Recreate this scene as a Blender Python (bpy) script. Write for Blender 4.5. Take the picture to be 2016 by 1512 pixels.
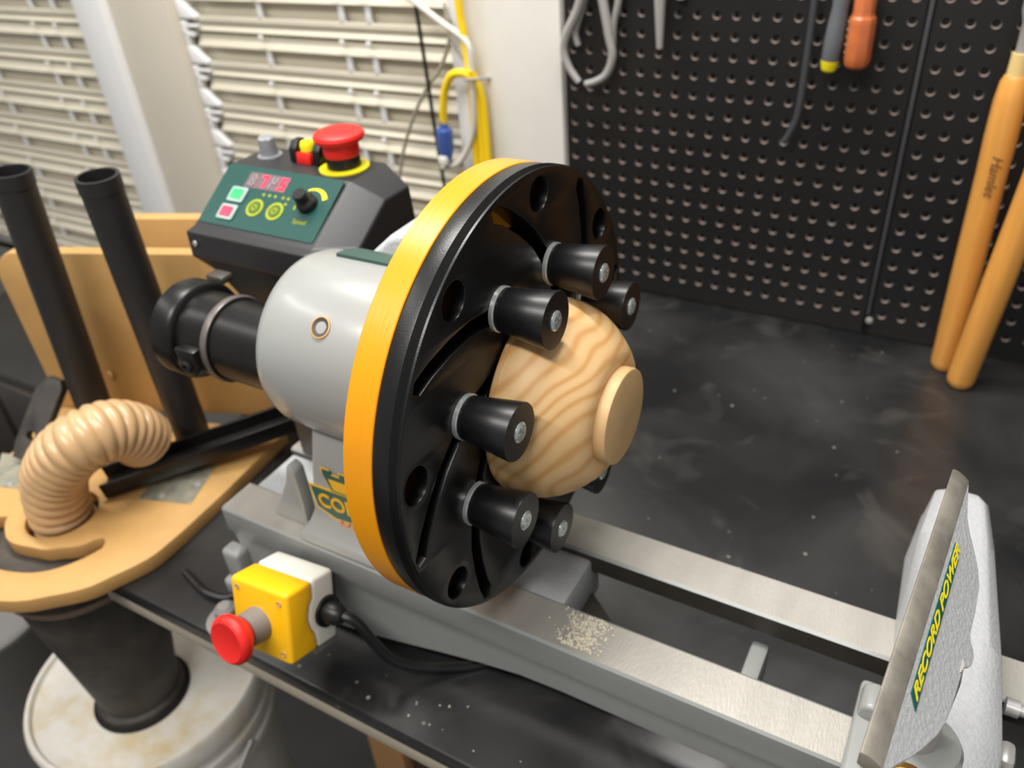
import bpy, bmesh, math, random
from mathutils import Vector, Matrix, Quaternion
random.seed(7)
PI = math.pi
for o in list(bpy.data.objects): bpy.data.objects.remove(o, do_unlink=True)
SC = bpy.context.scene
COL = SC.collection

# ------------------------------------------------------------------ camera
cam = bpy.data.cameras.new('camera')
cam.sensor_fit = 'HORIZONTAL'; cam.sensor_width = 36.0; cam.lens = 1601.3/2016*36
cam.clip_start = .01; cam.clip_end = 50
cam.dof.use_dof = True; cam.dof.focus_distance = .44; cam.dof.aperture_fstop = 7.6
camo = bpy.data.objects.new('camera', cam); COL.objects.link(camo)
camo.matrix_world = Matrix(((0.86915876, -0.23032087, 0.43762467, .53693),
                            (0.48971741, 0.52405073, -0.69681252, -1.09174),
                            (-0.06884706, 0.81995313, 0.56827542, .63404),
                            (0, 0, 0, 1)))
SC.camera = camo
# ------------------------------------------------------------------ light
w = bpy.data.worlds.new('room_light'); SC.world = w; w.use_nodes = True
w.node_tree.nodes['Background'].inputs[0].default_value = (1, .985, .96, 1)
w.node_tree.nodes['Background'].inputs[1].default_value = .27
def area(name, loc, target, sx, sy, power, col=(1, .97, .92)):
    l = bpy.data.lights.new(name, 'AREA'); l.shape = 'RECTANGLE'; l.size = sx; l.size_y = sy
    l.energy = power; l.color = col
    o = bpy.data.objects.new(name, l); COL.objects.link(o); o.location = loc
    o.rotation_euler = (Vector(target)-Vector(loc)).to_track_quat('-Z', 'Y').to_euler()
    return o
area('ceiling_tube_and_fill', (-.1, -.42, 1.75), (-.1, -.55, 0), 1.3, .14, 28)
area('ceiling_tube_and_fill', (.1, -1.75, 1.85), (.1, -.9, 0), 1.5, .16, 27)  # unseen fill lamp, added to brighten the surfaces facing the camera
area('ceiling_tube_and_fill', (-1.6, -1.2, 1.85), (-1.2, -.6, 0), 1.3, .2, 7)
SC.view_settings.view_transform = 'Standard'; SC.view_settings.look = 'None'
SC.view_settings.gamma = 1; SC.view_settings.use_curve_mapping = False
SC.view_settings.exposure = 0.35

# ------------------------------------------------------------------ materials
def lin(c):
    return tuple(((v/255)/12.92 if v/255 <= .04045 else ((v/255+.055)/1.055)**2.4) for v in c)
def mat(name, rgb, rough=.5, metal=0, var=0, vscale=30, bump=0, bscale=200, rgb2=None, emit=0, coat=0, stretch=None, rvar=0, spec=None, lo=.35, hi=.68):
    m = bpy.data.materials.new(name); m.use_nodes = True
    nt = m.node_tree; b = nt.nodes['Principled BSDF']; L = nt.links.new
    c = lin(rgb); b.inputs['Base Color'].default_value = (*c, 1)
    b.inputs['Roughness'].default_value = rough; b.inputs['Metallic'].default_value = metal
    if spec is not None: b.inputs['Specular IOR Level'].default_value = spec
    if coat: b.inputs['Coat Weight'].default_value = coat; b.inputs['Coat Roughness'].default_value = .15
    if emit:
        b.inputs['Emission Color'].default_value = (*c, 1); b.inputs['Emission Strength'].default_value = emit
    def coords(st):
        tc = nt.nodes.new('ShaderNodeTexCoord'); mp = nt.nodes.new('ShaderNodeMapping')
        L(tc.outputs['Object'], mp.inputs['Vector'])
        if st: mp.inputs['Scale'].default_value = st
        return mp.outputs['Vector']
    if var:
        n = nt.nodes.new('ShaderNodeTexNoise'); n.inputs['Scale'].default_value = vscale; n.inputs['Detail'].default_value = 6
        n.inputs['Roughness'].default_value = .6
        L(coords(stretch), n.inputs['Vector'])
        r = nt.nodes.new('ShaderNodeMapRange'); r.inputs[1].default_value = lo; r.inputs[2].default_value = hi
        L(n.outputs['Fac'], r.inputs[0])
        mx = nt.nodes.new('ShaderNodeMix'); mx.data_type = 'RGBA'
        c2 = lin(rgb2) if rgb2 else tuple(max(0, v*(1-var)) for v in c)
        mx.inputs[6].default_value = (*c, 1); mx.inputs[7].default_value = (*c2, 1)
        L(r.outputs[0], mx.inputs[0]); L(mx.outputs[2], b.inputs['Base Color'])
        if rvar:
            r2 = nt.nodes.new('ShaderNodeMapRange'); r2.inputs[1].default_value = .3; r2.inputs[2].default_value = .7
            r2.inputs[3].default_value = rough; r2.inputs[4].default_value = rough+rvar
            L(n.outputs['Fac'], r2.inputs[0]); L(r2.outputs[0], b.inputs['Roughness'])
    if bump:
        n = nt.nodes.new('ShaderNodeTexNoise'); n.inputs['Scale'].default_value = bscale; n.inputs['Detail'].default_value = 3
        L(coords(stretch), n.inputs['Vector'])
        bp = nt.nodes.new('ShaderNodeBump'); bp.inputs['Strength'].default_value = bump; bp.inputs['Distance'].default_value = .001
        L(n.outputs['Fac'], bp.inputs['Height']); L(bp.outputs[0], b.inputs['Normal'])
    return m

M = {}
M['yellow'] = mat('yellow_print', (232, 150, 4), .33, var=.05, vscale=400, stretch=(1, .02, .02), bump=.15, bscale=600)
M['chuckblack'] = mat('black_print', (11, 11, 12), .33, bump=.08, bscale=900)
M['rubber'] = mat('black_rubber', (17, 17, 19), .36)
M['zinc'] = mat('zinc_steel', (205, 212, 210), .25, .55, var=.2, vscale=300)
M['steel'] = mat('ground_steel', (176, 170, 158), .42, .5, var=.45, vscale=45, bump=.12, bscale=160)
M['bedtop'] = mat('machined_iron', (196, 192, 184), .4, .4, var=.18, vscale=25, bump=.25, bscale=700, stretch=(1, .25, 1))
M['grey'] = mat('grey_enamel', (150, 152, 150), .32, var=.05, vscale=12, bump=.12, bscale=35, coat=.3)
M['greyrough'] = mat('grey_hammer_paint', (190, 192, 195), .45, var=.12, vscale=350, bump=.55, bscale=420)
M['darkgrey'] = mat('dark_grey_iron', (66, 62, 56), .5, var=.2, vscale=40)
M['green'] = mat('dark_green_panel', (10, 68, 62), .42, var=.08, vscale=60)
M['greencap'] = mat('dark_green_paint', (54, 84, 78), .4)
M['boxblack'] = mat('black_textured_steel', (40, 40, 42), .42, bump=.2, bscale=900)
M['black'] = mat('black_plastic', (20, 20, 21), .4)
M['blackmetal'] = mat('black_oxide', (26, 25, 25), .33, .3, var=.3, vscale=60)
M['dustblack'] = mat('dusty_black_plastic', (38, 36, 35), .6, var=.5, vscale=14, rgb2=(78, 72, 66))
M['tubeblack'] = mat('black_tube_plastic', (36, 35, 36), .5, var=.2, vscale=60)
M['red'] = mat('red_plastic', (226, 36, 30), .45)
M['lidyellow'] = mat('yellow_plastic', (250, 190, 8), .4)
M['ringyellow'] = mat('yellow_ring', (240, 226, 20), .5)
M['cream'] = mat('cream_plastic', (222, 221, 212), .45)
M['greyplastic'] = mat('grey_plastic', (120, 116, 114), .5)
M['clear'] = mat('grey_cap', (160, 163, 168), .25, .3)
M['mdf'] = mat('mdf_board', (198, 155, 94), .6, var=.1, vscale=22, bump=.12, bscale=500)
M['mdfedge'] = mat('mdf_edge', (190, 147, 88), .7, bump=.2, bscale=600)
M['galv'] = mat('galvanised_plate', (150, 154, 145), .35, .5, var=.3, vscale=70, rgb2=(196, 190, 165))
M['hose'] = mat('tan_hose', (200, 163, 119), .34, var=.12, vscale=40, coat=.25)
M['bucket'] = mat('white_bucket', (230, 226, 218), .42, var=.3, vscale=11, rgb2=(210, 188, 138), lo=.5, hi=.72)
M['white'] = mat('white_paint', (224, 221, 214), .6, var=.06, vscale=8)
M['whitebright'] = mat('white_metal_strip', (226, 226, 226), .5)
M['beige'] = mat('beige_post', (205, 197, 182), .6, var=.05, vscale=6)
M['louver'] = mat('ivory_louver', (216, 209, 190), .42, var=.06, vscale=12)
M['louverback'] = mat('frosted_glass', (216, 208, 188), .25, var=.12, vscale=5)
M['wallgrey'] = mat('grey_wall', (120, 118, 116), .8, var=.2, vscale=4)
M['floor'] = mat('dark_floor', (48, 47, 46), .5, var=.4, vscale=8)
M['pegboard'] = mat('black_pegboard', (20, 20, 22), .42, var=.3, vscale=3, rgb2=(30, 29, 27), bump=.08, bscale=300)
M['pegwall'] = mat('pegboard_hole_wall', (140, 128, 122), .75)
M['edgeband'] = mat('beige_edge_band', (172, 163, 146), .6, var=.1, vscale=20)
M['wood_under'] = mat('brown_wood', (58, 42, 30), .6, var=.3, vscale=12, stretch=(4, 4, .4))
M['yellowcord'] = mat('yellow_cord', (244, 206, 22), .5)
M['whitecord'] = mat('white_cord', (208, 203, 192), .5)
M['greycord'] = mat('grey_cord', (150, 145, 128), .5)
M['blue'] = mat('blue_plug', (62, 88, 158), .35, coat=.3)
M['tealgrip'] = mat('grey_grip', (96, 100, 104), .55)
M['amber'] = mat('amber_plastic', (206, 112, 62), .28, var=.25, vscale=40, coat=.6)
M['ash'] = mat('varnished_ash_handle', (228, 160, 76), .28, var=.14, vscale=18, stretch=(6, 6, .5), coat=.5)
M['brass'] = mat('brass', (214, 160, 60), .25, 1)
M['satin'] = mat('satin_steel', (186, 184, 181), .35, .45)
M['label_yellow'] = mat('print_yellow', (236, 216, 20), .5)
M['label_green'] = mat('print_green', (24, 84, 76), .45)
M['label_gold'] = mat('print_gold', (222, 170, 30), .5)
M['label_orange'] = mat('print_orange', (224, 130, 40), .5)
M['ink'] = mat('burnt_ink', (120, 84, 44), .6)
M['legend'] = mat('dull_yellow_print', (150, 160, 20), .5)
M['led'] = mat('red_led', (255, 30, 60), .4, emit=1.6)
M['ledoff'] = mat('led_window', (112, 92, 98), .3)
M['btn_green'] = mat('lit_green_button', (40, 200, 90), .4, emit=.7)
M['btn_red'] = mat('lit_red_button', (250, 50, 80), .4, emit=.7)
M['btnframe'] = mat('clear_button_frame', (150, 172, 166), .3)
M['shaving'] = mat('wood_shavings', (222, 214, 192), .8)
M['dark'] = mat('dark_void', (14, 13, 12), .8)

def bench_mat():
    m = mat('black_bench_laminate', (32, 32, 33), .27)
    nt = m.node_tree; b = nt.nodes['Principled BSDF']; L = nt.links.new
    tc = nt.nodes.new('ShaderNodeTexCoord')
    def noise(sc, det, lo, hi, dist=0):
        n = nt.nodes.new('ShaderNodeTexNoise'); n.inputs['Scale'].default_value = sc; n.inputs['Detail'].default_value = det
        n.inputs['Distortion'].default_value = dist
        L(tc.outputs['Object'], n.inputs['Vector'])
        r = nt.nodes.new('ShaderNodeMapRange'); r.inputs[1].default_value = lo; r.inputs[2].default_value = hi
        L(n.outputs['Fac'], r.inputs[0]); return r.outputs[0]
    def mix(f, a, bb):
        x = nt.nodes.new('ShaderNodeMix'); x.data_type = 'RGBA'
        L(f, x.inputs[0])
        if isinstance(a, tuple): x.inputs[6].default_value = (*lin(a), 1)
        else: L(a, x.inputs[6])
        x.inputs[7].default_value = (*lin(bb), 1); return x.outputs[2]
    c = mix(noise(5, 5, .4, .72, .6), (30, 30, 31), (60, 60, 60))
    c = mix(noise(11, 6, .58, .78, 1.0), c, (70, 68, 66))
    v = nt.nodes.new('ShaderNodeTexVoronoi'); v.inputs['Scale'].default_value = 42; L(tc.outputs['Object'], v.inputs['Vector'])
    r = nt.nodes.new('ShaderNodeMapRange'); r.inputs[1].default_value = .10; r.inputs[2].default_value = .04
    L(v.outputs['Distance'], r.inputs[0])
    s = noise(7, 2, .56, .6)
    mu = nt.nodes.new('ShaderNodeMath'); mu.operation = 'MULTIPLY'; L(r.outputs[0], mu.inputs[0]); L(s, mu.inputs[1])
    c = mix(mu.outputs[0], c, (150, 142, 134))
    L(c, b.inputs['Base Color'])
    rr = nt.nodes.new('ShaderNodeMapRange'); rr.inputs[3].default_value = .2; rr.inputs[4].default_value = .42
    L(noise(6, 4, .3, .7), rr.inputs[0]); L(rr.outputs[0], b.inputs['Roughness'])
    return m
M['bench'] = bench_mat()

def bowl_mat():
    m = mat('turned_ash_wood', (228, 182, 122), .5)
    nt = m.node_tree; b = nt.nodes['Principled BSDF']; L = nt.links.new
    tc = nt.nodes.new('ShaderNodeTexCoord'); mp = nt.nodes.new('ShaderNodeMapping')
    mp.inputs['Rotation'].default_value = (.25, .95, .5)
    L(tc.outputs['Object'], mp.inputs['Vector'])
    n = nt.nodes.new('ShaderNodeTexNoise'); n.inputs['Scale'].default_value = 11; n.inputs['Detail'].default_value = 1.5
    L(mp.outputs[0], n.inputs['Vector'])
    ad = nt.nodes.new('ShaderNodeVectorMath'); ad.operation = 'MULTIPLY_ADD'
    L(n.outputs['Color'], ad.inputs[0]); ad.inputs[1].default_value = (.075, .075, .075); L(mp.outputs[0], ad.inputs[2])
    wv = nt.nodes.new('ShaderNodeTexWave'); wv.wave_type = 'BANDS'; wv.bands_direction = 'Z'; wv.wave_profile = 'SIN'
    wv.inputs['Scale'].default_value = 26; wv.inputs['Distortion'].default_value = .8; wv.inputs['Detail'].default_value = 3
    L(ad.outputs[0], wv.inputs['Vector'])
    cr = nt.nodes.new('ShaderNodeValToRGB'); e = cr.color_ramp.elements
    e[0].position = 0; e[0].color = (*lin((232, 192, 138)), 1); e[1].position = 1; e[1].color = (*lin((212, 160, 100)), 1)
    k = e.new(.55); k.color = (*lin((228, 186, 130)), 1)
    L(wv.outputs['Fac'], cr.inputs[0]); L(cr.outputs[0], b.inputs['Base Color'])
    return m
M['bowl'] = bowl_mat()

# ------------------------------------------------------------------ mesh helpers
def tag(o, label=None, cat=None, group=None, kind=None):
    if label: o['label'] = label
    if cat: o['category'] = cat
    if group: o['group'] = group
    if kind: o['kind'] = kind
    return o
def empty(name, loc, label=None, cat=None, group=None, kind=None):
    o = bpy.data.objects.new(name, None); COL.objects.link(o); o.location = loc; o.empty_display_size = .05
    o['_w'] = list(loc)
    return tag(o, label, cat, group, kind)
def wloc(o):
    return Vector(o['_w'])
def frame(o, u, v=None):
    """4x4 with origin o, local z along u"""
    q = Vector(u).normalized().to_track_quat('Z', 'Y')
    return Matrix.Translation(Vector(o)) @ q.to_matrix().to_4x4()
def axes(o, u, v, n):
    m = Matrix.Identity(4)
    for i, a in enumerate((u, v, n)):
        a = Vector(a)
        for j in range(3): m[j][i] = a[j]
    for j in range(3): m[j][3] = o[j]
    return m

class MB:
    def __init__(s): s.bm = bmesh.new()
    def add(s, verts, faces, X=None, mi=0):
        vs = [s.bm.verts.new((X @ Vector(v)) if X else Vector(v)) for v in verts]
        for f in faces:
            try:
                ff = s.bm.faces.new([vs[i] for i in f]); ff.material_index = mi
            except ValueError: pass
        return s
    def box(s, lo, hi, X=None, mi=0):
        (a, b, c), (d, e, f) = lo, hi
        return s.add([(a, b, c), (d, b, c), (d, e, c), (a, e, c), (a, b, f), (d, b, f), (d, e, f), (a, e, f)],
                     [(0, 3, 2, 1), (4, 5, 6, 7), (0, 1, 5, 4), (1, 2, 6, 5), (2, 3, 7, 6), (3, 0, 4, 7)], X, mi)
    def prism(s, poly, d0, d1, X=None, mi=0):
        """polygon in local xy extruded along local z"""
        n = len(poly)
        v = [(x, y, d0) for x, y in poly]+[(x, y, d1) for x, y in poly]
        f = [tuple(range(n))[::-1], tuple(range(n, 2*n))]+[(i, (i+1) % n, n+(i+1) % n, n+i) for i in range(n)]
        return s.add(v, f, X, mi)
    def lathe(s, prof, X=None, seg=48, mi=0, closed=False):
        """profile [(h, r)] round local z"""
        v = []; f = []; ix = []
        for h, r in prof:
            if r < 1e-7: ix.append([len(v)]); v.append((0, 0, h))
            else:
                ix.append(list(range(len(v), len(v)+seg)))
                v += [(r*math.cos(2*PI*k/seg), r*math.sin(2*PI*k/seg), h) for k in range(seg)]
        pairs = list(zip(ix[:-1], ix[1:]))
        if closed: pairs.append((ix[-1], ix[0]))
        for a, b in pairs:
            for k in range(seg):
                k2 = (k+1) % seg
                if len(a) == 1 and len(b) == 1: continue
                if len(a) == 1: f.append((a[0], b[k2], b[k]))
                elif len(b) == 1: f.append((a[k], a[k2], b[0]))
                else: f.append((a[k], a[k2], b[k2], b[k]))
        return s.add(v, f, X, mi)
    def loft(s, rings, X=None, mi=0, cap=True, close=True):
        n = len(rings[0]); v = [p for r in rings for p in r]; f = []
        m = n if close else n-1
        for i in range(len(rings)-1):
            for k in range(m):
                k2 = (k+1) % n
                f.append((i*n+k, i*n+k2, (i+1)*n+k2, (i+1)*n+k))
        if cap:
            f.append(tuple(range(n))[::-1]); f.append(tuple(range((len(rings)-1)*n, len(rings)*n)))
        return s.add(v, f, X, mi)
    def tube(s, pts, rad, seg=10, mi=0, smooth=True):
        P = [Vector(p) for p in pts]
        if smooth and len(P) > 2:
            Q = []
            for i in range(len(P)-1):
                p0 = P[max(i-1, 0)]; p1 = P[i]; p2 = P[i+1]; p3 = P[min(i+2, len(P)-1)]
                for k in range(6):
                    t = k/6
                    Q.append(.5*((2*p1)+(p2-p0)*t+(2*p0-5*p1+4*p2-p3)*t*t+(3*p1-p0-3*p2+p3)*t**3))
            Q.append(P[-1])
        else: Q = P
        n = len(Q); rings = []
        t0 = (Q[1]-Q[0]).normalized(); up = Vector((0, 0, 1)) if abs(t0.z) < .9 else Vector((1, 0, 0))
        nx = t0.cross(up).normalized()
        for i, p in enumerate(Q):
            t = (Q[min(i+1, n-1)]-Q[max(i-1, 0)]).normalized()
            nx = (nx-t*nx.dot(t)).normalized(); ny = t.cross(nx)
            r = rad(i/(n-1)) if callable(rad) else rad
            rings.append([p+nx*r*math.cos(2*PI*k/seg)+ny*r*math.sin(2*PI*k/seg) for k in range(seg)])
        return s.loft(rings, None, mi)
    def done(s, name, mats, parent=None, bevel=0, seg=2, ang=35, loc=None, kind=None):
        bm = s.bm
        bmesh.ops.recalc_face_normals(bm, faces=bm.faces)
        if bevel:
            ed = [e for e in bm.edges if len(e.link_faces) == 2 and e.calc_face_angle(0) > math.radians(ang)]
            try: bmesh.ops.bevel(bm, geom=ed, offset=bevel, segments=seg, affect='EDGES', profile=.5, clamp_overlap=True)
            except Exception: pass
        for f in bm.faces: f.smooth = True
        for e in bm.edges:
            if len(e.link_faces) == 2 and e.calc_face_angle(0) > math.radians(ang): e.smooth = False
        if loc is None:
            if parent is None:
                xs = [v.co for v in bm.verts]
                loc = Vector(((min(c.x for c in xs)+max(c.x for c in xs))/2, (min(c.y for c in xs)+max(c.y for c in xs))/2, min(c.z for c in xs)))
            else: loc = wloc(parent)
        loc = Vector(loc)
        bmesh.ops.translate(bm, verts=bm.verts, vec=-loc)
        me = bpy.data.meshes.new(name); bm.to_mesh(me); bm.free()
        for m in (mats if isinstance(mats, (list, tuple)) else [mats]): me.materials.append(m if not isinstance(m, str) else M[m])
        o = bpy.data.objects.new(name, me); COL.objects.link(o)
        o['_w'] = list(loc)
        if parent is not None:
            o.parent = parent; o.location = loc-wloc(parent)
        else: o.location = loc
        if kind: o['kind'] = kind
        return o

def plate2d(name, outlines, thick, mats, X, parent=None, bevel=0, sidemat=False):
    """flat plate with holes: outlines are closed polylines in local xy; extruded to z in [0, thick]"""
    cu = bpy.data.curves.new('tmp', 'CURVE'); cu.dimensions = '2D'; cu.fill_mode = 'BOTH'
    cu.extrude = thick/2-bevel if bevel else thick/2; cu.bevel_depth = bevel; cu.bevel_resolution = 1; cu.offset = -bevel if bevel else 0
    for ol in outlines:
        sp = cu.splines.new('POLY'); sp.points.add(len(ol)-1); sp.use_cyclic_u = True
        for p, (x, y) in zip(sp.points, ol): p.co = (x, y, 0, 1)
    t = bpy.data.objects.new('tmp', cu); COL.objects.link(t)
    dg = bpy.context.evaluated_depsgraph_get(); me = bpy.data.meshes.new_from_object(t.evaluated_get(dg))
    bpy.data.objects.remove(t, do_unlink=True); bpy.data.curves.remove(cu)
    b = MB(); b.bm.from_mesh(me); bpy.data.meshes.remove(me)
    bmesh.ops.remove_doubles(b.bm, verts=b.bm.verts, dist=1e-6)
    for f in b.bm.faces:
        f.material_index = 1 if (sidemat and abs(f.normal.z) < .5) else 0
    bmesh.ops.translate(b.bm, verts=b.bm.verts, vec=(0, 0, thick/2))
    bmesh.ops.transform(b.bm, matrix=X, verts=b.bm.verts)
    return b.done(name, mats, parent)

def text(name, s, X, size, material, parent, depth=.0003, shear=0, sx=1, align='LEFT', bold=0):
    cu = bpy.data.curves.new('tmp', 'FONT'); cu.body = s; cu.size = size; cu.extrude = depth; cu.shear = shear; cu.align_x = align
    cu.offset = bold
    t = bpy.data.objects.new('tmp', cu); COL.objects.link(t)
    dg = bpy.context.evaluated_depsgraph_get(); me = bpy.data.meshes.new_from_object(t.evaluated_get(dg))
    bpy.data.objects.remove(t, do_unlink=True); bpy.data.curves.remove(cu)
    b = MB(); b.bm.from_mesh(me); bpy.data.meshes.remove(me)
    bmesh.ops.transform(b.bm, matrix=X @ Matrix.Diagonal((sx, 1, 1, 1)), verts=b.bm.verts)
    return b.done(name, material, parent)

def child_copy(src, parent, loc):
    c = src.copy(); COL.objects.link(c); c.parent = parent; c['_w'] = list(loc)
    c.location = Vector(loc)-(wloc(parent) if parent is not None else Vector((0, 0, 0)))
    return c
def arc(cx, cy, r, a0, a1, n):
    return [(cx+r*math.cos(math.radians(a0+(a1-a0)*k/(n-1))), cy+r*math.sin(math.radians(a0+(a1-a0)*k/(n-1)))) for k in range(n)]
def circ(cx, cy, r, n=24):
    return [(cx+r*math.cos(2*PI*k/n), cy+r*math.sin(2*PI*k/n)) for k in range(n)]
XZ = lambda y: axes((0, y, 0), (1, 0, 0), (0, 0, 1), (0, -1, 0))    # local x->X, y->Z, z-> -Y

# ================================================================== SETTING
FZ = -.80
MB().box((-2.6, -2.6, FZ-.05), (2.2, .12, FZ)).done('floor', 'floor', kind='structure')
MB().box((-2.6, .07, FZ), (2.2, .12, 1.6)).done('wall_back', 'wallgrey', kind='structure')
# white wall column next to the pegboard, the beige post and its bright strip
MB().box((-.172, -.012, FZ), (-.0135, .07, 1.6)).done('wall_column', 'white', bevel=.002, kind='structure').name = 'trim_1'
MB().box((-.205, -.004, FZ), (-.172, .07, 1.6)).done('trim_2', 'whitebright', bevel=.002, kind='structure')
MB().box((-.985, -.006, FZ), (-.818, .07, 1.6)).done('trim_3', 'beige', bevel=.004, kind='structure')
MB().box((-1.071, -.022, FZ), (-.985, .07, 1.6)).done('trim_4', 'whitebright', bevel=.003, kind='structure')
MB().box((-2.6, .0, FZ), (-1.071, .069, -.22)).done('wall_lower', 'wallgrey', kind='structure').name = 'wall_left'

# louvred windows
PITCH = .0795
def window(name, x0, x1, zlo, zhi, tabs, brackets):
    root = empty(name, ((x0+x1)/2, .03, zlo), kind='structure')
    MB().box((x0, .036, zlo), (x1, .06, zhi)).done('pane', 'louverback', root)
    fr = MB()
    fr.box((x0-.0, .0, zlo-.02), (x1, .06, zlo)).box((x0, .0, zhi), (x1, .06, zhi+.02))
    fr.done('frame', 'louver', root, bevel=.002)
    n = int(round((zhi-zlo)/PITCH)); L0 = {}
    xa = x0+(.03 if brackets else .002); xb = x1-.002
    for k in range(n):
        zt = .4065-PITCH*k+PITCH*round((zhi-.4065)/PITCH)
        if zt-PITCH < zlo-.01: break
        def put(key, name, build):
            if key not in L0:
                o = build(); L0[key] = (o, zt); return
            o, z0 = L0[key]
            child_copy(o, root, wloc(o)+Vector((0, 0, zt-z0)))
        # thin rail, narrow slat, wide tilted slat of every course
        def rail():
            return MB().prism([(-.004, -.006), (.004, -.006), (.004, .004), (-.004, .006)], xa, xb,
                              axes((0, .024, zt-.0315), (0, 1, 0), (0, 0, 1), (1, 0, 0))).done('louver_rail', 'louver', root, bevel=.0012)
        def slat(dz0, dz1, y0, y1, nm):
            def f():
                return MB().prism([(y1, zt-dz0), (y1+.004, zt-dz0), (y0+.004, zt-dz1), (y0, zt-dz1)], xa, xb,
                                  axes((0, 0, 0), (0, 1, 0), (0, 0, 1), (1, 0, 0))).done(nm, 'louver', root, bevel=.001)
            return f
        put('rail', 'louver_rail', rail)
        put('a', 'louver_slat', slat(.0385, .0515, .018, .028, 'louver_slat'))
        put('b', 'louver_slat', slat(.0535, .0785, .016, .033, 'louver_slat'))
        for i, tx in enumerate(tabs):
            def tabf(tx=tx):
                return MB().box((tx-.0055, .020, zt-.029), (tx+.0055, .026, zt+.001)).box((tx-.004, .008, zt-.060), (tx+.004, .013, zt-.052)).done('louver_tab', 'whitebright', root, bevel=.001)
            put('t%d' % i, 'louver_tab', tabf)
        if brackets:
            def br():
                return MB().prism([(x0+.002, zt+.006), (x0+.010, zt+.004), (x0+.046, zt-.026), (x0+.046, zt-.031), (x0+.002, zt-.031)], -.026, -.012, XZ(0)).box((x0+.002, .012, zt-.046), (x0+.044, .026, zt-.041)).box((x0+.002, .012, zt-.062), (x0+.030, .026, zt-.055)).box((x0+.002, .012, zt-.078), (x0+.014, .024, zt-.035)).done('louver_bracket', 'whitebright', root, bevel=.001)
            put('br', 'louver_bracket', br)
    return root
window('window_1', -.818, -.205, -.23, .72, (-.616, -.432, -.376), True)
window('window_2', -2.3, -1.071, -.23, .72, (-1.275, -1.20, -1.5, -1.72, -1.80, -2.05), False)

# pegboard: every hole is cut through the sheet
def pegboard(name, x0, ncol, label, nrow=24):
    p = .0254; r = .0054; N = 16
    b = MB(); z0 = .4138-.0254*15
    for i in range(ncol):
        for j in range(nrow):
            cx = x0+i*p; cz = z0+j*p
            sq = []; ci = []
            for k in range(N):
                a = 2*PI*k/N+PI/4; c, s_ = math.cos(a), math.sin(a); m = max(abs(c), abs(s_))
                sq.append((cx+c/m*p/2, 0, cz+s_/m*p/2)); ci.append((cx+c*r, s_*r+cz))
            v = sq+[(x, 0, z) for x, z in ci]+[(cx+(x-cx)*.86, .002, cz+(z-cz)*.86) for x, z in ci]+[(cx+(x-cx)*.86, .0055, cz+(z-cz)*.86) for x, z in ci]
            b.add(v, [(k, (k+1) % N, N+(k+1) % N, N+k) for k in range(N)], mi=0)
            b.bm.verts.ensure_lookup_table(); base = len(b.bm.verts)-4*N
            for k in range(N):
                k2 = (k+1) % N
                for q in (1, 2):
                    f = b.bm.faces.new([b.bm.verts[base+q*N+k], b.bm.verts[base+q*N+k2], b.bm.verts[base+(q+1)*N+k2], b.bm.verts[base+(q+1)*N+k]]); f.material_index = 1
    bmesh.ops.remove_doubles(b.bm, verts=b.bm.verts, dist=1e-6)
    xl = x0-p/2; xr = x0+(ncol-.5)*p; zb = z0-p/2; zt = z0+(nrow-.5)*p
    # solid margins and the four outer edges
    b.box((xl, 0, .001), (xr, .006, zb)); b.box((xl-.0, .0062, .001), (xr, .0072, zt))
    b.box((xl, .0, zt), (xr, .0072, zt+.012))
    o = b.done(name, ['pegboard', 'pegwall'], kind=None)
    tag(o, label, 'pegboard')
    return o
pegboard('pegboard', 0.0, 18, 'black pegboard sheet beside the white column holding calipers and screwdrivers')
pegboard('pegboard', .4665, 22, 'black pegboard sheet behind the wooden tool handles at the right')
MB().box((.4466, -.0012, .03), (.4516, .0070, .63)).done('pegboard_seam_strip', mat('seam_strip', (70, 70, 73), .3), bevel=.0008).name = 'joint_strip'
tag(bpy.data.objects['joint_strip'], 'narrow dark strip covering the seam between the two pegboard sheets', 'trim')
o = MB().lathe([(0, .0), (.0, .005), (.002, .0045), (.003, .002), (.003, 0)], frame((.4525, -.002, .023), (0, -1, 0)), 16).done('screw', 'satin')
tag(o, 'small screw head at the foot of the pegboard seam', 'screw')
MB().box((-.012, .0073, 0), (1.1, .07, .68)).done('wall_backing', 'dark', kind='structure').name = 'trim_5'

# ================================================================== BENCH
BX0 = -.19; BX1 = 1.25
bench = empty('workbench', (.5, -.4, FZ), 'black topped workbench with a beige edge band under the lathe', 'workbench')
MB().box((BX0, -.809, -.022), (BX1, -.001, 0)).done('bench_top', 'bench', bench, bevel=.003)
MB().box((BX0, -.807, -.043), (BX1, -.785, -.0225)).done('edge_band', 'edgeband', bench, bevel=.002)
MB().box((.0, -.70, -.14), (BX1, -.68, -.0225)).done('apron', 'wood_under', bench, bevel=.002)
for x, y in ((.06, -.76), (1.1, -.76), (.06, -.1), (1.1, -.1)):
    MB().box((x-.045, y+.085, FZ), (x+.045, y+.14, -.0225)).done('leg', 'wood_under', bench, bevel=.003)
MB().box((.018, -.69, FZ), (.075, -.66, -.1425)).done('side_board', mat('pale_board', (150, 112, 70), .6, var=.2, vscale=15), bench, bevel=.003)

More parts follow.
